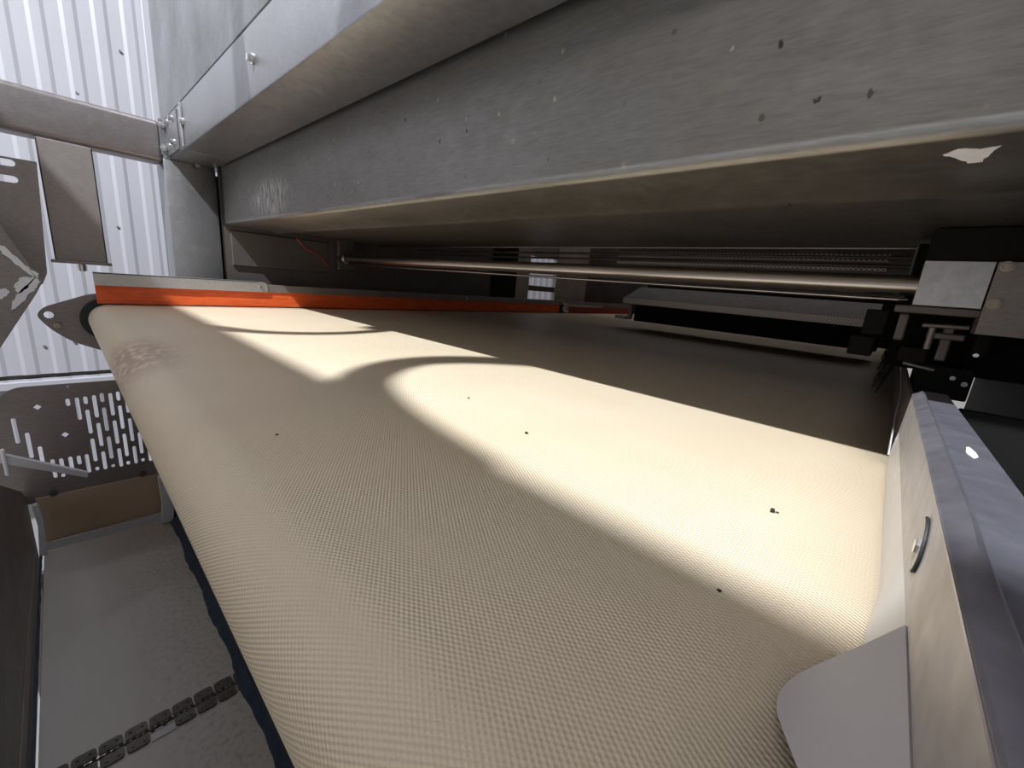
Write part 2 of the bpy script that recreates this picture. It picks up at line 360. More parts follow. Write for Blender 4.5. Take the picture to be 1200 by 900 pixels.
# ------------------------------------------------------------ main conveyor
RR, XR, Y0, Y1, XE = .06, .1168, -.045, 2.185, 4.6
conv = thing('belt_conveyor', 'wide conveyor with cream nubbed belt wrapped over its nose roller', 'conveyor', (XR, 1, -1.2))
pts = []   # (x, z, arclength) along the belt
pts.append((XE, -2*RR))
for k in range(25): a = -math.pi/2 - math.pi*k/24; pts.append((XR+RR*math.cos(a), -RR+RR*math.sin(a)))
nx = 60
for k in range(1, nx+1): pts.append((XR+(XE-XR)*(k/nx)**1.6, 0))
ctr0 = 24
arc = [0]
for p, q in zip(pts, pts[1:]): arc.append(arc[-1]+math.hypot(q[0]-p[0], q[1]-p[1]))
top_i = 25; off = arc[top_i]-XR   # so that u equals x on the flat top
bm = bmesh.new(); uvl = bm.loops.layers.uv.new('UVMap'); NY = 24
rows = []
for (x, z), s in zip(pts, arc):
    rows.append([(bm.verts.new((x, Y0+(Y1-Y0)*j/NY, z)), s-off, Y0+(Y1-Y0)*j/NY) for j in range(NY+1)])
for a, b_ in zip(rows, rows[1:]):
    for j in range(NY):
        q = (a[j], a[j+1], b_[j+1], b_[j]); f = bm.faces.new([v[0] for v in q])
        for l, v in zip(f.loops, q): l[uvl].uv = (v[1], v[2])
belt = obj('belt', bm, M['belt'], conv, True)
so = belt.modifiers.new('thickness', 'SOLIDIFY'); so.thickness = .004; so.offset = 1 if False else -1
bm = bmesh.new(); cyl(bm, (XR, Y0+.01, -RR), (XR, Y1+.004, -RR), RR-.0045, 40); obj('nose_roller', bm, M['rubber'], conv, True)
bm = bmesh.new(); cyl(bm, (XR, 2.214, -RR), (XR, 2.232, -RR), RR+.021, 48, bev=.003); obj('end_ring', bm, M['rubber'], conv, True)
bm = bmesh.new(); cyl(bm, (4.5, Y0+.01, -RR), (4.5, Y1, -RR), RR-.0045, 32); obj('tail_roller', bm, M['rubber'], conv, True)
bm = bmesh.new(); box(bm, (XR+.08, Y0+.005, -.02), (4.4, Y1-.005, -.006)); obj('slider_bed', bm, M['dull'], conv)
ep = rounded([(-.071, -.046), (-.050, -.017), (.075, .036), (.30, .036), (.30, -.22), (.10, -.19), (.0074, -.1453), (-.045, -.092)], [.02, .02, .02, 0, 0, .02, .05, .04], 6)
plate_with_holes('end_plate', ep, [circle(-.0397, -.0448, .0125, 18)], 2.24, .006, M['dull'], conv, 'pointed grey steel end plate with a round hole')
bm = bmesh.new(); cyl(bm, (-.024, 2.237, -.083), (-.024, 2.226, -.083), .0105, 12, bev=.002); obj('bolt', bm, M['tan'], conv, True)
bm = bmesh.new(); box(bm, (.3, 2.215, -.22), (4.5, 2.225, .0), .002); obj('side_frame', bm, M['dark'], conv)
bm = bmesh.new(); box(bm, (.3, Y0-.03, -.2), (4.5, Y0-.02, -.003), .002); obj('side_frame', bm, M['dark'], conv)
for lx in (1.4, 3.8):
    for ly in (Y0-.07, 2.228):
        bm = bmesh.new(); box(bm, (lx, ly, -1.2), (lx+.06, ly+.04, -.1), .003); obj('leg', bm, M['dull'], conv)

# crumbs
def crumb(x, y, r, label, sc=(1, 1, .5)):
    bm = bmesh.new(); bmesh.ops.create_icosphere(bm, subdivisions=2, radius=r)
    for v in bm.verts:
        v.co *= random.uniform(.55, 1.25); v.co = Vector((v.co.x*sc[0], v.co.y*sc[1], v.co.z*sc[2]))
    zmin = min(v.co.z for v in bm.verts)
    for v in bm.verts: v.co += Vector((0, 0, -zmin))
    o = obj('crumb', bm, M['crumb'], None); o.location = (x, y, 0); return tag(o, label, 'crumb', None)
crumb(.464, .0475, .0033, 'largest dark crumb, lying in the sunlit patch near the right guard', (1.2, .8, .6))
crumb(.4655, .0435, .0014, 'tiny dark fleck right against the largest crumb', (1, 1, .5))
crumb(.296, .049, .0016, 'small black speck in the shade below the largest crumb')
crumb(.4676, .518, .0024, 'small dark speck at the upper left of the bright patch')
crumb(.422, .342, .0026, 'small dark speck in the middle of the bright patch')
crumb(.158, .515, .0018, 'small dark speck on the shaded left part of the belt')

# ------------------------------------------------------------ far side guard with the orange skirt
YG = 2.198
g = thing('far_side_guard', 'grey steel rail with orange rubber skirt along the far belt edge', 'guard', (.09, YG, 0))
bm = bmesh.new(); n = 60; segs = []
for k in range(n+1):
    x = .088 + (3.0-.088)*k/n; wv = .0012*math.sin(k*1.3)+.0008*math.sin(k*3.1)
    segs.append([bm.verts.new((x, YG-.004+wv*.6, .003+abs(wv))), bm.verts.new((x, YG-.003, .073)), bm.verts.new((x, YG+.003, .073)), bm.verts.new((x, YG+.002+wv*.6, .003+abs(wv)))])
for a, b_ in zip(segs, segs[1:]):
    for i in range(4): bm.faces.new((a[i], a[(i+1) % 4], b_[(i+1) % 4], b_[i]))
bm.faces.new(segs[0]); bm.faces.new(segs[-1])
obj('skirt', bm, M['orange'], g, True, 'orange rubber skirt')
bm = bmesh.new(); box(bm, (3.12, YG-.004, .004), (4.3, YG+.002, .05)); obj('skirt', bm, M['red'], g, False, 'dark red far end of the skirt')
bm = bmesh.new(); box(bm, (.10, YG-.008, .071), (4.4, YG-.0042, .106), .0015); box(bm, (.10, YG+.004, .0), (4.4, YG+.010, .106), .0015); obj('rail', bm, M['dull'], g)
bm = bmesh.new(); extrude(bm, rounded([(.087, .071), (.664, .071), (.664, .117), (.087, .119)], [0, .01, .03, .001]), 1, YG-.013, YG-.0085)
box(bm, (.087, YG-.013, .113), (.62, YG+.012, .118), .001)
obj('cover_strip', bm, M['rail'], g, False, 'lighter short cover strip with a rounded end')
for x, z in ((.634, .093), (1.25, .09), (1.9, .09), (2.5, .09)):
    bm = bmesh.new(); cyl(bm, (x, YG-.009, z), (x, YG-.019 if x < 1 else YG-.014, z), .008, 14, bev=.002); obj('bolt', bm, M['bolt'], g, True)
bm = bmesh.new(); box(bm, (3.02, YG-.03, .0), (3.10, YG-.012, .085), .004); box(bm, (3.1, YG-.02, .055), (3.7, YG-.010, .075), .002); obj('splice_plate', bm, M['tan'], g)
pts_ = [(3.0, YG-.03, .10), (3.03, YG-.04, .06), (3.0, YG-.045, .03), (3.08, YG-.04, .012)]
bm = bmesh.new(); tube(bm, smooth_path(pts_), .005, 6); obj('frayed_thread', bm, M['frayed'], g)

# ------------------------------------------------------------ near side guard
YN = -.038
g = thing('near_side_guard', 'brushed steel side guard with bent top flange along the near belt edge', 'guard', (.3, YN, 0))
bm = bmesh.new(); extrude(bm, [(-.25, .050), (.765, .050), (.735, .1075), (-.25, .1075)], 1, YN-.003, YN); obj('guard_plate', bm, M['guard'], g)
# skirt strip with its wavy lower edge
bm = bmesh.new(); cols = []
for k in range(41):
    x = .26+(.765-.26)*k/40; t_ = max(0, 1-(x-.26)/.14)
    yb = YN+.0005+.006*math.sin(t_*math.pi*.8)**2
    cols.append([bm.verts.new((x, YN-.0005, .0535)), bm.verts.new((x, YN+.0015+(yb-YN)*.4, .027)), bm.verts.new((x, yb+.001, .0015)), bm.verts.new((x, yb-.002, .0015)), bm.verts.new((x, YN-.004, .0535))])
for a, b_ in zip(cols, cols[1:]):
    for i in range(5): bm.faces.new((a[i], a[(i+1) % 5], b_[(i+1) % 5], b_[i]))
bm.faces.new(cols[0]); bm.faces.new(cols[-1])
obj('skirt', bm, M['skirt'], g, True, 'whitish plastic skirt strip')
# sloping deflector flap: hinged on the crease at z .052 and reaching down onto the belt
def flap_pt(x, s): return Vector((x - .012*s, YN + .0385*s, .0525 - .0505*s))
ol = rounded([(-.2, 0), (.266, 0), (.254, .97), (.225, 1.0), (.17, .55), (.0, -.0)], [0, 0, 0, 0, 0, 0])
ol = [(-.1, 0), (.266, 0), (.262, .35), (.2595, .70), (.2575, .86), (.253, .95), (.246, 1.0), (.239, .995), (.232, .97), (.224, .92), (.214, .85), (.18, .6), (.10, .1), (.06, 0.02)]
bm = bmesh.new(); nrm = Vector((0, .0505, .0385)).normalized()
a = [bm.verts.new(flap_pt(x, s)) for x, s in ol]; b_ = [bm.verts.new(flap_pt(x, s)+nrm*.0010) for x, s in ol]
bm.faces.new(a); bm.faces.new(b_)
for i in range(len(a)): bm.faces.new((a[i], a[(i+1) % len(a)], b_[(i+1) % len(a)], b_[i]))
obj('deflector_flap', bm, M['flap'], g, False, 'smooth grey flap with a rounded corner sloping down onto the belt')
# top flange with a raised bead that fades out
bm = bmesh.new(); cols = []
for k in range(61):
    x = -.25+(.735+.25)*k/60
    hgt = .006*max(0, min(1, (x-.215)/.06)); hgt = hgt if x > .215 else 0
    wav = .0006*math.sin(k*2.3)
    sec = [(YN-.003, .1045), (YN, .1045), (YN+.0004, .107), (YN-.001, .1085), (YN-.0045, .1088+hgt*.35+wav), (YN-.008, .1085+hgt*.9), (YN-.011, .108+hgt*.55), (YN-.0135, .105), (YN-.0135, .100)]
    cols.append([bm.verts.new((x, y, z)) for y, z in sec])
L = len(cols[0])
for a, b_ in zip(cols, cols[1:]):
    for i in range(L): bm.faces.new((a[i], a[(i+1) % L], b_[(i+1) % L], b_[i]))
bm.faces.new(cols[0]); bm.faces.new(cols[-1])
obj('top_flange', bm, M['flange'], g, True, 'bent steel top flange with a raised bead')
# outer cover with a white patch standing in for a hole
bm = bmesh.new(); extrude(bm, [(-.25, YN-.0125), (.826, YN-.0125), (.826, -.077), (.36, -.080), (.15, -.075), (-.25, -.06)], 2, .098, .103)
obj('outer_cover', bm, M['slate'], g, False, 'slate grey outer cover')
bm = bmesh.new(); extrude(bm, [(-.060, .103), (-.060, .098), (-.115, .02), (-.19, -.10), (-.19, -.095), (-.112, .026)], 0, -.25, .36)
obj('outer_apron', bm, M['slate'], g)
bm = bmesh.new(); extrude(bm, rounded([(.452, -.0665), (.466, -.0635), (.488, -.0655), (.490, -.0675), (.474, -.0695), (.458, -.0695)], .003), 2, .103, .1036); obj('hole_patch', bm, M['frayed'], g)  # white patch in place of the hole
bm = bmesh.new(); cyl(bm, (.306, YN, .0805), (.306, YN+.0012, .0805), .0150, 28); obj('washer', bm, M['guard'], g, True)
w_ = g.children[-1]
bm = bmesh.new(); pts_ = [(.306+.0155*math.cos(a), YN+.001, .0805+.0155*math.sin(a)) for a in [math.radians(80+i*10) for i in range(17)]]; tube(bm, pts_, .0009, 6); obj('washer_groove', bm, M['rubber'], w_)
bm = bmesh.new(); cyl(bm, (.304, YN+.001, .0795), (.304, YN+.0028, .0795), .0042, 6); obj('bolt', bm, M['bolt'], g)
# darker rear length of the guard and its bristle seal
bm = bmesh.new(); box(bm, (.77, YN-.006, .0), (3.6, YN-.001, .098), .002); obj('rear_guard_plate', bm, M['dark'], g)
bm = bmesh.new(); tube(bm, smooth_path([(.76, YN+.003, .015), (.80, YN+.006, .06), (.95, YN+.004, .085), (1.5, YN+.004, .095), (2.2, YN+.003, .09)]), .0013, 6); obj('cable', bm, M['rail'], g)
bm = bmesh.new()
for k in range(90):
    x = 1.35+random.random()*1.5; y = YN+.006+random.random()*.02
    cyl(bm, (x, YN+.002, .12+random.random()*.03), (x+random.uniform(-.03, .03), y+.02, random.uniform(.01, .05)), .0018, 4, .0008)
o = obj('bristle_seal', bm, M['rubber'], g); o['kind'] = 'stuff'

# ------------------------------------------------------------ machine frame: corner post, beams, hanger
YP = 2.35
fr = thing('support_gantry', 'stainless steel gantry of corner post, cross beam and long front beam', 'frame', (.44, YP, -1.2))
XB0, XB1, ZB0, ZB1 = .373, .528, .59, .742
bm = bmesh.new(); box(bm, (.35, YP, -1.2), (.53, YP+.16, .59), .004); obj('corner_post', bm, M['frame'], fr, True)
bm = bmesh.new(); box(bm, (-1.6, YP, .572), (.355, YP+.12, .727), .02, 4); obj('cross_beam', bm, M['cross'], fr, True)
bm = bmesh.new(); box(bm, (XB0, -1.6, ZB0), (XB1, 2.08, ZB1), .004); obj('front_beam', bm, M['frame'], fr, True)
bm = bmesh.new(); box(bm, (XB0, 2.083, ZB0), (XB1, YP+.16, ZB1), .003); obj('corner_block', bm, M['frame'], fr, True)
bm = bmesh.new(); box(bm, (XB0+.004, -1.6, ZB1+.009), (XB1, YP+.15, 2.3), .003); obj('upper_panel', bm, M['galv'], fr, True)
bm = bmesh.new(); box(bm, (XB0+.012, -1.6, ZB1), (XB1-.01, YP+.15, ZB1+.009)); obj('black_seal', bm, M['rubber'], fr)
bm = bmesh.new(); box(bm, (XB0-.005, 2.13, .598), (XB0-.0005, YP-.004, .735), .001); obj('bolt_plate', bm, M['frame'], fr)
bm = bmesh.new(); box(bm, (XB0-.007, 2.042, .594), (XB0-.001, 2.058, .738), .001); obj('bolt_plate', bm, M['rail'], fr)
bm = bmesh.new(); box(bm, (.346, YP-.006, .60), (.372, YP-.0005, .735), .001); obj('bolt_plate', bm, M['frame'], fr)
bp = fr.children[-2]
for y, z, x in ((2.195, .711, XB0-.005), (2.29, .714, XB0-.005), (2.195, .629, XB0-.005), (2.29, .628, XB0-.005), (2.035, .675, XB0), (1.2406, .667, XB0), (.62, .735, XB0), (1.98, .69, XB0)):
    big = y == 1.2406
    if y in (1.98, .62): continue
    bm = bmesh.new(); cyl(bm, (x, y, z), (x-.004, y, z), .012, 16); cyl(bm, (x-.004, y, z), (x-.014, y, z), .0085, 6); obj('bolt', bm, M['bolt'], fr)
for z in (.7128, .626):
    bm = bmesh.new(); cyl(bm, (.355, YP-.006, z), (.355, YP-.010, z), .012, 16); cyl(bm, (.355, YP-.010, z), (.355, YP-.02, z), .0085, 6); obj('bolt', bm, M['bolt'], fr)
bm = bmesh.new(); cyl(bm, (.465, 2.33, .59), (.465, 2.33, .578), .014, 6); obj('bolt', bm, M['dull'], fr)
bm = bmesh.new(); cyl(bm, (.525, 2.31, .588), (.525, 2.31, .572), .008, 6); obj('bolt', bm, M['bolt'], fr)
# hanging channel
bm = bmesh.new(); box(bm, (-.001, YP, .150), (.142, YP+.006, .568), .002); box(bm, (-.001, YP, .150), (.005, YP+.09, .568), .002); box(bm, (.136, YP, .150), (.142, YP+.09, .568), .002)
obj('hanger_channel', bm, M['dull'], fr, False, 'dull grey steel channel hanging from the cross beam')
hc = fr.children[-1]
bm = bmesh.new(); box(bm, (-.012, YP-.006, .139), (.153, YP+.1, .150), .002); obj('foot_flange', bm, M['dull'], hc)
bm = bmesh.new(); cyl(bm, (.068, YP+.02, .139), (.068, YP+.02, .112), .014, 16, bev=.003); obj('foot_nut', bm, M['bolt'], hc, True)

# ------------------------------------------------------------ hood
hd = thing('machine_hood', 'large grey stainless hood panel with a rounded lower lip above the belt', 'hood', (.9, 1, .36))
XD, ZD = .541, .357
bm = bmesh.new(); prof = [(XD, 1.6), (XD, ZD+.012)]
for k in range(1, 7): a = math.radians(15*k); prof.append((XD+.012-.012*math.cos(a), ZD+.012-.012*math.sin(a)))
prof += [(.66, ZD), (.722, ZD-.002), (.738, ZD-.006), (.748, ZD-.009), (.757, ZD-.007), (.764, ZD-.001), (.78, ZD+.006), (1.30, ZD+.002), (1.30, ZD+.012), (XD+.02, ZD+.012), (XD+.008, ZD+.02), (XD+.008, 1.6)]
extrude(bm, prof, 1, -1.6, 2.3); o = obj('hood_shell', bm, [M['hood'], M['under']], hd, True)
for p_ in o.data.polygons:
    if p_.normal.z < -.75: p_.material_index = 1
bm = bmesh.new(); box(bm, (XD+.008, 2.29, ZD+.01), (1.3, 2.3, 1.6)); obj('end_cap', bm, M['dark'], hd)
bm = bmesh.new(); box(bm, (XD+.02, -1.6, 1.1), (3.3, 2.5, 1.12)); tag(obj('shade_roof', bm, M['dark']), 'added unseen roof sheet that darkens the machine above the rods', 'roof sheet')  # added unseen cover, its length set to let light onto the far belt
bm = bmesh.new(); box(bm, (1.29, -1.6, ZD+.005), (1.30, 2.3, .60)); obj('inner_sheet', bm, M['dark'], hd)
# scuffed white mark and whitish residue on the lip
bm = bmesh.new(); pg = [(.592, .001), (.578, -.009), (.585, -.0235), (.583, -.0344), (.605, -.0314), (.630, -.0282), (.629, -.0194), (.607, -.0085)]
random.seed(11)
out_ = []
for i in range(len(pg)):
    a = Vector(pg[i]); b_ = Vector(pg[(i+1) % len(pg)])
    for k in range(4): p = a.lerp(b_, k/4); out_.append((p.x+random.uniform(-.0012, .0012), p.y+random.uniform(-.0012, .0012)))
extrude(bm, out_, 2, ZD-.0006, ZD+.001); obj('scraped_patch', bm, M['frayed'], hd, False, 'white scraped patch on the underside lip')

# ------------------------------------------------------------ inside of the machine
ins = thing('far_side_casing', 'dark far side casing with a bright opening beyond the rods', 'casing', (2.5, 2.36, -1.2))
nc = thing('near_side_casing', 'black casing and gear case added to keep the side beyond the near guard dark', 'casing', (2.5, -.61, -1.2))  # black parts added so this side stays dark
YI = 2.36
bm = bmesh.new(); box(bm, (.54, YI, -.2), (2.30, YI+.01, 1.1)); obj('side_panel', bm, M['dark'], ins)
bm = bmesh.new(); box(bm, (.40, 2.53, -.2), (.85, 2.54, .589), .001); obj('slit_blocker', bm, M['black'], ins)  # black strip added to hide the bright wall between hood and post
bm = bmesh.new(); box(bm, (.57, YI-.012, .18), (1.02, YI-.001, .34), .004); obj('cover_plate', bm, M['dark'], ins)
bm = bmesh.new(); box(bm, (1.06, YI-.05, .2), (1.16, YI-.001, .38), .006); obj('bearing_block', bm, M['dark'], ins)
bm = bmesh.new(); box(bm, (2.30, YI-.02, -.2), (2.56, YI+.03, 1.1), .004); obj('post', bm, M['black'], ins)
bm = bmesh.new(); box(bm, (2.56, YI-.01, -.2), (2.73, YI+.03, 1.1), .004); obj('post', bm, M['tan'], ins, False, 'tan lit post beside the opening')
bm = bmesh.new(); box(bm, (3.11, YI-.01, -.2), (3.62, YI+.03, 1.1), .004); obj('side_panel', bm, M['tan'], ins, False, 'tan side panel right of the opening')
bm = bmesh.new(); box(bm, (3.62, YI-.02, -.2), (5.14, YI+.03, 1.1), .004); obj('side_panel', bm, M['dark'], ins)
bm = bmesh.new(); box(bm, (2.73, YI, -.2), (3.11, YI+.02, .09), .002); obj('side_panel', bm, M['dull'], ins)
bm = bmesh.new(); box(bm, (2.73, YI, .46), (3.11, YI+.02, 1.1), .002); obj('side_panel', bm, M['dull'], ins)
bm = bmesh.new(); box(bm, (2.73, YI+.005, .17), (3.11, YI+.015, .215), .002); obj('cross_bar', bm, M['dark'], ins)
bm = bmesh.new(); box(bm, (5.15, -.6, -.2), (5.2, 2.4, 1.4)); tag(obj('depth_blocker', bm, M['black']), 'added black panel that keeps the far depth of the machine dark', 'panel')  # added black sheet that blocks light from behind
bm = bmesh.new(); box(bm, (1.31, -.62, -1.2), (5.14, -.60, 1.09)); obj('side_panel', bm, M['black'], nc)  # added near wall that shuts out light
bm = bmesh.new(); box(bm, (1.215, -.59, .10), (1.222, -.004, .354)); obj('gap_blocker', bm, M['black'], nc)  # black sheet added to cover bright gaps behind the bearing block
bm = bmesh.new(); box(bm, (.75, -.30, -.5), (.77, -.085, .096), .002); obj('dark_bracket', bm, M['black'], nc)
bm = bmesh.new(); box(bm, (.77, -.6, -1.2), (1.06, -.325, .35), .004); obj('gear_case', bm, M['black'], nc)
bm = bmesh.new(); box(bm, (.4, -.6, -.3), (1.3, -.085, -.2), .004); obj('floor_pan', bm, M['black'], nc)

# rods: each its own thing would still move with its bearings
def rod(y0, y1, x, z, r, mat, label, n=28):
    bm = bmesh.new(); cyl(bm, (x, y0, z), (x, y1, z), r, n); o = obj('rod', bm, mat, None, True); return tag(o, label, 'rod')
rd = rod(-.028, 2.33, 1.073, .2625, .0185, M['rod'], 'thick polished steel rod running across the machine under the hood')
bm = bmesh.new(); cyl(bm, (1.073, 2.24, .2625), (1.073, 2.262, .2625), .024, 20, bev=.003); obj('collar', bm, M['bolt'], rd, True)
rod(-.01, 2.33, 1.12, .2375, .0042, M['rod'], 'thin bright rod just below the thick polished rod', 12)
rod(0.0, 2.34, 1.32, .3575, .0035, M['rod'], 'thin dark rod highest under the hood', 10)
rod(0.0, 2.34, 1.60, .365, .005, M['dark'], 'middle thin dark rod above the thick polished rod', 10)
rod(0.0, 2.34, 1.60, .342, .005, M['dark'], 'lower thin dark rod directly above the thick polished rod', 10)
# perforated strips
st_ = thing('perforated_rack', 'pair of narrow perforated steel strips above the polished rod', 'rack', (1.7, .5, .34))
for z0, z1 in ((.3635, .386), (.3365, .356)):
    bm = bmesh.new(); box(bm, (1.70, .05, z0), (1.712, .96, z1), .001); obj('strip', bm, M['perf'], st_)
bm = bmesh.new(); box(bm, (1.712, .0, .33), (1.73, .965, .40)); obj('back_plate', bm, M['dark'], st_)
bm = bmesh.new(); box(bm, (1.714, .48, .40), (1.728, .54, 1.1), .002); obj('support_bar', bm, M['dark'], st_)
# tray
tr = thing('perforated_tray', 'grey steel tray with perforated front edge behind the polished rod', 'tray', (2.4, .6, .17))
bm = bmesh.new(); box(bm, (2.40, .055, .179), (2.62, 1.27, .187), .001); box(bm, (2.61, .055, .18), (2.62, 1.27, .262), .001); extrude(bm, [(2.40, .187), (2.61, .262), (2.61, .256), (2.40, .181)], 1, .055, 1.27); obj('tray_top', bm, M['dull'], tr)
bm = bmesh.new(); box(bm, (2.392, .058, .152), (2.40, 1.27, .188), .001); obj('perforated_edge', bm, M['perf'], tr)
bm = bmesh.new(); box(bm, (2.43, .03, .05), (2.60, 1.2, .178), .004); obj('tray_support', bm, M['black'], tr)
bm = bmesh.new(); box(bm, (2.39, 1.20, .06), (2.41, 1.225, .152), .002); obj('foot', bm, M['dull'], tr)
bm = bmesh.new(); box(bm, (2.37, 1.225, .055), (2.45, 1.30, .075), .002); obj('foot_pad', bm, M['pale'], tr)
cb = thing('inner_conveyor', 'black housing deep inside the machine beyond the tray', 'housing', (3.75, 1, 0.0))
bm = bmesh.new(); box(bm, (3.72, -.03, .012), (4.1, 1.75, .32), .01); obj('housing', bm, M['black'], cb)
bm = bmesh.new(); box(bm, (3.9, .0, .33), (4.0, 2.2, .8), .01); obj('back_housing', bm, M['dark'], cb)

# near end bearing block and cover
bk = thing('bearing_cover', 'pale brushed steel block with a brown bolted plate at the rod end', 'bearing cover', (1.05, -.07, .19))
bm = bmesh.new(); box(bm, (1.045, -.1015, .2275), (1.10, -.017, .3045), .001); obj('block', bm, M['rail'], bk)
bm = bmesh.new(); box(bm, (1.042, -.32, .186), (1.10, -.1035, .3045), .001); obj('side_plate', bm, M['dull'], bk, False, 'brown grey plate with two bolts')
for y, z in ((-.113, .2965), (-.113, .237)):
    bm = bmesh.new(); cyl(bm, (1.042, y, z), (1.039, y, z), .0085, 18); cyl(bm, (1.039, y, z), (1.034, y, z), .0055, 6); obj('bolt', bm, M['tan'], bk)
bm = bmesh.new(); box(bm, (1.06, -.105, .213), (1.12, .005, .2265), .002); obj('lower_ledge', bm, M['dark'], bk)
bm = bmesh.new(); extrude(bm, [(-.017, .3055), (-.5, .3055), (-.5, .358), (-.017, .358)], 0, 1.05, 1.10); obj('reflection_block', bm, M['black'], bk)  # black block standing in for the dark reflection in the hood underside
# jumble of small dark fittings under it
jk = thing('take_up_unit', 'black cluster of bolts and brackets under the pale bearing block', 'bracket', (1.1, -.07, .1))
for a, b_, mt in (((1.10, -.02, .16), (1.13, -.005, .212), 'dark'), ((1.10, .01, .165), (1.16, .045, .215), 'black'), ((1.10, -.06, .12), (1.2, -.02, .15), 'black'),
                  ((1.09, -.10, .17), (1.13, -.05, .182), 'dark'), ((1.10, -.085, .13), (1.13, -.07, .20), 'dark'), ((1.12, -.13, .06), (1.2, -.05, .12), 'black'),
                  ((1.08, -.13, .15), (1.14, -.112, .186), 'black'), ((1.12, .02, .12), (1.2, .06, .16), 'black')):
    bm = bmesh.new(); box(bm, a, b_, .003); obj('bracket', bm, M[mt], jk)
for p, q, r_ in (((1.09, -.10, .195), (1.09, -.04, .193), .004), ((1.10, -.03, .118), (1.10, -.075, .112), .003), ((1.09, -.055, .15), (1.09, -.055, .19), .005)):
    bm = bmesh.new(); cyl(bm, p, q, r_, 10); obj('bolt', bm, M['dull'], jk, True)
for y, z, r_ in ((-.118, .150, .004), (-.100, .104, .004), (-.1165, .096, .0045)):
    bm = bmesh.new(); cyl(bm, (1.10, y, z), (1.08, y, z), r_, 10, bev=.001); obj('screw', bm, M['bolt'], jk, True)  # bright heads standing in for white highlights of small holes

# red wires at the far side
bm = bmesh.new(); tube(bm, smooth_path([(.86, 2.347, .345), (.90, 2.343, .30), (.97, 2.343, .27), (1.02, 2.343, .215)]), .004, 8); tag(obj('wire', bm, M['red'], None, True), 'thin red wire hanging left of the far rod collar', 'wire')

# ------------------------------------------------------------ lower conveyor at the left
YL, ZL = 1.3, -.475
lc = thing('lower_conveyor', 'lower grey flat belt conveyor passing beside the end of the cream belt', 'conveyor', (0, .7, -1.2))
bm = bmesh.new(); box(bm, (-.094, .672, ZL-.006), (.152, YL-.01, ZL), .001); obj('belt', bm, M['lowbelt'], lc)
bm = bmesh.new(); box(bm, (-.094, -.2, ZL-.006), (.152, .650, ZL-.001), .001); obj('belt', bm, M['lowbelt'], lc, False, 'nearer belt length beyond the metal lacing')
# lacing: plates in pairs, knuckles between
x = -.091; k = 0
while x < .128:
    for side in (1, -1):
        if side == -1 and k == 4: continue
        ya = .6615+side*.003; yb = .6615+side*.020
        bm = bmesh.new(); extrude(bm, rounded([(x, ya), (x+.0245, ya), (x+.0245, yb), (x, yb)], [.001, .001, .006, .006], 3), 2, ZL, ZL+.0022)
        for hx in (.006, .0185): cyl(bm, (x+hx, (ya+yb)/2+side*.002, ZL+.0015), (x+hx, (ya+yb)/2+side*.002, ZL+.0034), .0018, 6)
        obj('belt_clip', bm, M['clip'], lc)
    x += .0265; k += 1
bm = bmesh.new(); box(bm, (.014, .640, ZL), (.041, .652, ZL+.0008)); obj('label_strip', bm, M['pale'], lc, False, 'white strip where a clip is missing')
bm = bmesh.new()
for j in range(34):
    xx = -.092+j*.0067; box(bm, (xx, .6585+(.002 if j % 2 else -.002), ZL-.002), (xx+.0042, .6645+(.002 if j % 2 else -.002), ZL+.0022), .0006, 1)
cyl(bm, (-.093, .6615, ZL-.001), (.145, .6615, ZL-.001), .0016, 6); obj('hinge_pin', bm, M['rubber'], lc)
# blue edge strip with a ragged rim, its white far end
bm = bmesh.new(); top = []; bot = []; n = 90
for j in range(n+1):
    y = -.1+(1.33+.1)*j/n
    xi = .126+.0025*math.sin(j*.5)+random.uniform(-.0012, .0012)
    top.append((bm.verts.new((xi, y, ZL+.004)), bm.verts.new((.1365, y, ZL+.015)), bm.verts.new((.150, y, ZL+.08)), bm.verts.new((.158, y, ZL+.0)), bm.verts.new((xi, y, ZL-.001))))
for a, b_ in zip(top, top[1:]):
    for i in range(5): bm.faces.new((a[i], a[(i+1) % 5], b_[(i+1) % 5], b_[i]))
bm.faces.new(top[0]); bm.faces.new(top[-1]); obj('edge_strip', bm, M['blue'], lc, False, 'ragged dark blue edge strip')
bm = bmesh.new(); box(bm, (.160, -.2, ZL-.05), (.175, 1.34, -.20), .003); obj('side_wall', bm, M['slate2'], lc, False, 'dark blue grey side wall under the cream belt')
bm = bmesh.new(); extrude(bm, [(.112, -.345), (.119, -.345), (.135, -.44), (.130, -.47), (.108, -.470), (.114, -.42)], 1, YL-.04, YL-.02); obj('frayed_strip', bm, M['frayed'], lc)
bm = bmesh.new(); extrude(bm, rounded([(-.0963, -.350), (-.0887, -.350), (-.085, -.383), (-.0865, -.43), (-.088, -.4736), (-.1007, -.4731), (-.094, -.40)], .002), 1, YL-.03, YL-.015); obj('frayed_strip', bm, M['frayed'], lc)
bm = bmesh.new(); top = []
for j in range(70):
    y = 1.27-j*.021; wd = .0018+.0025*random.random()
    top.append([bm.verts.new(p) for p in ((-.1005, y, ZL+.004), (-.1005+wd, y, ZL+.004), (-.1005+wd, y, ZL-.002), (-.1005, y, ZL-.002))])
for a, b_ in zip(top, top[1:]):
    for i in range(4): bm.faces.new((a[i], a[(i+1) % 4], b_[(i+1) % 4], b_[i]))
bm.faces.new(top[0]); bm.faces.new(top[-1]); obj('edge_strip', bm, M['blue'], lc)
bm = bmesh.new(); box(bm, (-.09, YL-.014, -.4735), (.115, YL-.011, -.452), .001); obj('white_ledge', bm, M['pale'], lc)
bm = bmesh.new(); box(bm, (-.092, YL-.006, -.474), (.20, YL-.002, -.345), .001); obj('brown_panel', bm, M['curtain'], lc, False, 'brown panel below the slotted plate')
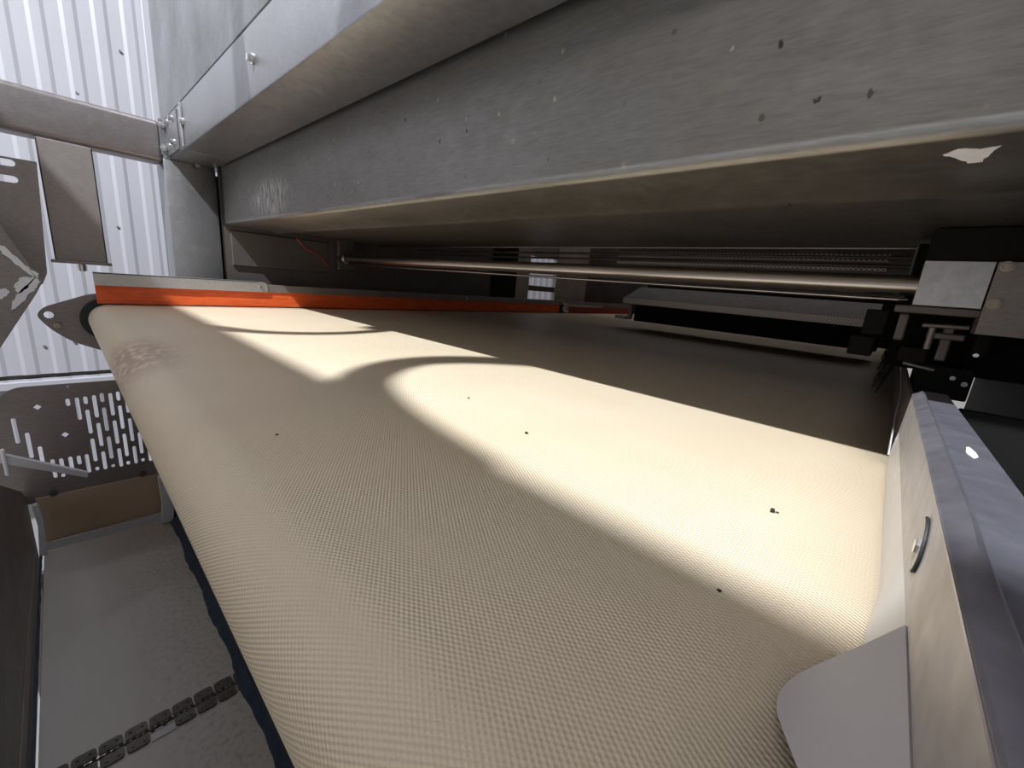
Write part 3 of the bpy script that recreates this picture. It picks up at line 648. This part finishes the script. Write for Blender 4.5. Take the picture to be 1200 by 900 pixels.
bm = bmesh.new(); extrude(bm, [(-.2, ZL-.05), (1.30, ZL-.05), (1.30, -.34), (1.24, -.30), (.95, -.16), (-.2, -.16)], 0, -.110, -.1035); obj('side_wall', bm, M['dull'], lc, False, 'dark brown side wall left of the grey belt')
bm = bmesh.new(); box(bm, (-.104, -.2, ZL+.02), (-.1015, 1.25, ZL+.05), .001); obj('wall_rib', bm, M['dull'], lc)
slots = [(-.099, -.1571, -.2144), (-.0845, -.1924, -.2516), (-.0707, -.2269, -.2807), (-.0562, -.2612, -.3069), (-.0435, -.2626, -.2854), (-.0446, -.2995, -.3084), (-.0294, -.262, -.2976), (-.0163, -.263, -.2852), (-.0165, -.2986, -.308), (-.0035, -.2625, -.3096), (-.0179, -.1263, -.1435), (-.0038, -.1258, -.1789), (.0095, -.1252, -.1438), (.0095, -.1565, -.2148), (.0098, -.2269, -.2849), (.0102, -.2983, -.3081), (.0236, -.1241, -.1784), (.0236, -.1913, -.2499), (.0238, -.2626, -.3093), (.0365, -.1209, -.143), (.0367, -.1559, -.2142), (.037, -.2277, -.2852), (.0373, -.2992, -.3075), (.0505, -.1228, -.1785), (.0509, -.1902, -.25), (.0514, -.2613, -.3101), (.0635, -.1209, -.1434), (.0638, -.1551, -.2145), (.0642, -.2265, -.2858), (.0642, -.2981, -.3083), (.0773, -.122, -.1762), (.0777, -.1897, -.2498), (.0785, -.2621, -.309), (.0910, -.1551, -.2145), (.0913, -.2284, -.2855), (.0913, -.298, -.3072), (.1050, -.1897, -.2498), (.1056, -.262, -.3098)]
holes = [slot(x, a, b_, .0066) for x, a, b_ in slots]
for x, z, r_ in ((-.063, -.1387, .0062), (-.0307, -.2086, .0062), (-.0145, -.0997, .0035)): holes.append([(x-r_, z), (x, z-r_), (x+r_, z), (x, z+r_)])
ol = rounded([(-.30, -.30), (-.30, -.135), (-.125, -.125), (-.095, -.092), (.19, -.094), (.19, -.350), (-.099, -.357)], [0, .02, .03, .03, 0, 0, 0])
plate_with_holes('slotted_plate', ol, holes, YL, .003, M['dull'], lc, 'perforated steel end plate with rows of upright slots')
for x, z in ((.0859, -.3378), (-.064, -.3403)):
    bm = bmesh.new(); cyl(bm, (x, YL-.001, z), (x, YL-.010, z), .0065, 12, bev=.002); obj('bolt', bm, M['dark'], lc, True)
bm = bmesh.new(); extrude(bm, rounded([(-.30, -.1), (-.106, -.163), (-.0049, -.2291), (-.0063, -.2390), (-.1085, -.180), (-.30, -.12)], .002), 1, 1.095, 1.105); obj('lever_bar', bm, M['pale'], lc, False, 'light flat steel bar crossing in front of the slots')
bm = bmesh.new(); box(bm, (-.105, 1.09, -.205), (-.1, 1.10, -.155), .002); obj('white_tag', bm, M['frayed'], lc)
for px, py in ((-.12, -.1), (.165, -.1), (-.12, 1.25), (.165, 1.25)):
    bm = bmesh.new(); box(bm, (px-.02, py-.02, -1.2), (px+.02, py+.02, ZL-.04), .003); obj('leg', bm, M['dull'], lc)

# ------------------------------------------------------------ chute parts at the far left
ch = thing('side_chute', 'dull steel chute bracket with peeling white tape at the far left', 'chute', (-.1, 2.3, .25))
hs = []
for z in (.4586, .4070):
    L_ = [(-.11, z-.011), (-.066, z-.011)]
    for k in range(7): a = -math.pi/2+math.pi*k/6; L_.append((-.066+.011*math.cos(a), z+.011*math.sin(a)))
    L_.append((-.11, z+.011)); hs.append(L_)
ol = rounded([(-.30, .472), (-.005, .477), (-.022, .14), (-.030, .075), (-.058, .055), (-.30, .48-.02)], [0, .002, .05, .02, .01, 0])
ol = rounded([(-.40, .472), (-.005, .477), (-.026, .10), (-.045, .052), (-.13, .235), (-.40, .45)], [0, .002, .01, .015, .02, 0])
plate_with_holes('slotted_bracket', ol, hs, 2.30, .005, M['dull'], ch)
bm = bmesh.new(); extrude(bm, rounded([(-.60, .9-.35), (-.1094, .2548), (-.0472, .0886), (-.0391, .0747), (-.0603, .03), (-.1631, -.1539), (-.60, -.75)], [0, .01, .01, .008, .01, 0, 0]), 1, 2.19, 2.21, .002)
obj('chute_side', bm, M['dull'], ch)
random.seed(3)
def ragged(pts, amp=.004, sub=5):
    out = []
    for i in range(len(pts)):
        a = Vector(pts[i]); b_ = Vector(pts[(i+1) % len(pts)])
        for k in range(sub):
            p = a.lerp(b_, k/sub); out.append((p.x+random.uniform(-amp, amp), p.y+random.uniform(-amp, amp)))
    return out
for pg in ([(-.125, .195), (-.112, .185), (-.072, .128), (-.045, .098), (-.052, .086), (-.08, .11), (-.118, .162)],
           [(-.052, .092), (-.046, .072), (-.062, .045), (-.105, -.01), (-.125, -.03), (-.105, .028), (-.078, .06)],
           [(-.108, .055), (-.085, .09), (-.055, .088), (-.075, .055), (-.098, .03)],
           [(-.16, .04), (-.125, .05), (-.118, .03), (-.14, .01), (-.17, .005)]):
    bm = bmesh.new(); extrude(bm, ragged(pg, .003), 1, 2.1865, 2.1895); obj('peeling_tape', bm, M['frayed'], ch)

# ------------------------------------------------------------ unseen things left of the picture, added to shade belt and beam
dk = thing('shade_board', 'added unseen flat sheet that shades the belt entry, left of the frame', 'tray', (-.9, 1, 1.5))
bm = bmesh.new(); box(bm, (-1.2, -.9, 1.5), (-.634, 2.1, 1.52), .004); obj('shade_board_sheet', bm, M['frame'], dk)  # added blocker, its edge set by the belt shadow
bm = bmesh.new(); box(bm, (-1.2, -.9, 1.52), (-1.18, 2.1, 1.6), .004); obj('shade_board_rim', bm, M['frame'], dk)
bm = bmesh.new(); cyl(bm, (-.36, 1.23, 1.56), (-.36, 1.23, 3.6), .035, 20); tag(obj('shadow_pipe', bm, M['frame'], None, True), 'added unseen pipe casting a shadow band on the beam, left of the frame', 'pipe')  # added only for its shadow on the beam
def up(x, y, z): t_ = z/LAMP.z; return Vector((x, y, 0)).lerp(Vector((LAMP.x, LAMP.y, LAMP.z)), t_)  # lifts a belt shadow point towards the lamp, to shape the added hoses
for sh, z, r_, lb in (([(.12, 1.85), (.27, 1.58), (.38, 1.40), (.55, 1.325), (.74, 1.345), (1.0, 1.45)], 1.15, .023, 'farther unseen hose, added to cast a shadow band on the belt'),
                      ([(.27, .30), (.30, .52), (.37, .71), (.50, .815), (.64, .825), (.80, .74), (1.0, .55)], 1.35, .034, 'nearer unseen hose, added to cast a shadow band on the belt')):
    bm = bmesh.new(); tube(bm, smooth_path([up(a, b_, z) for a, b_ in sh]), r_, 12); tag(obj('hose', bm, M['rubber'], None, True), lb, 'hose')
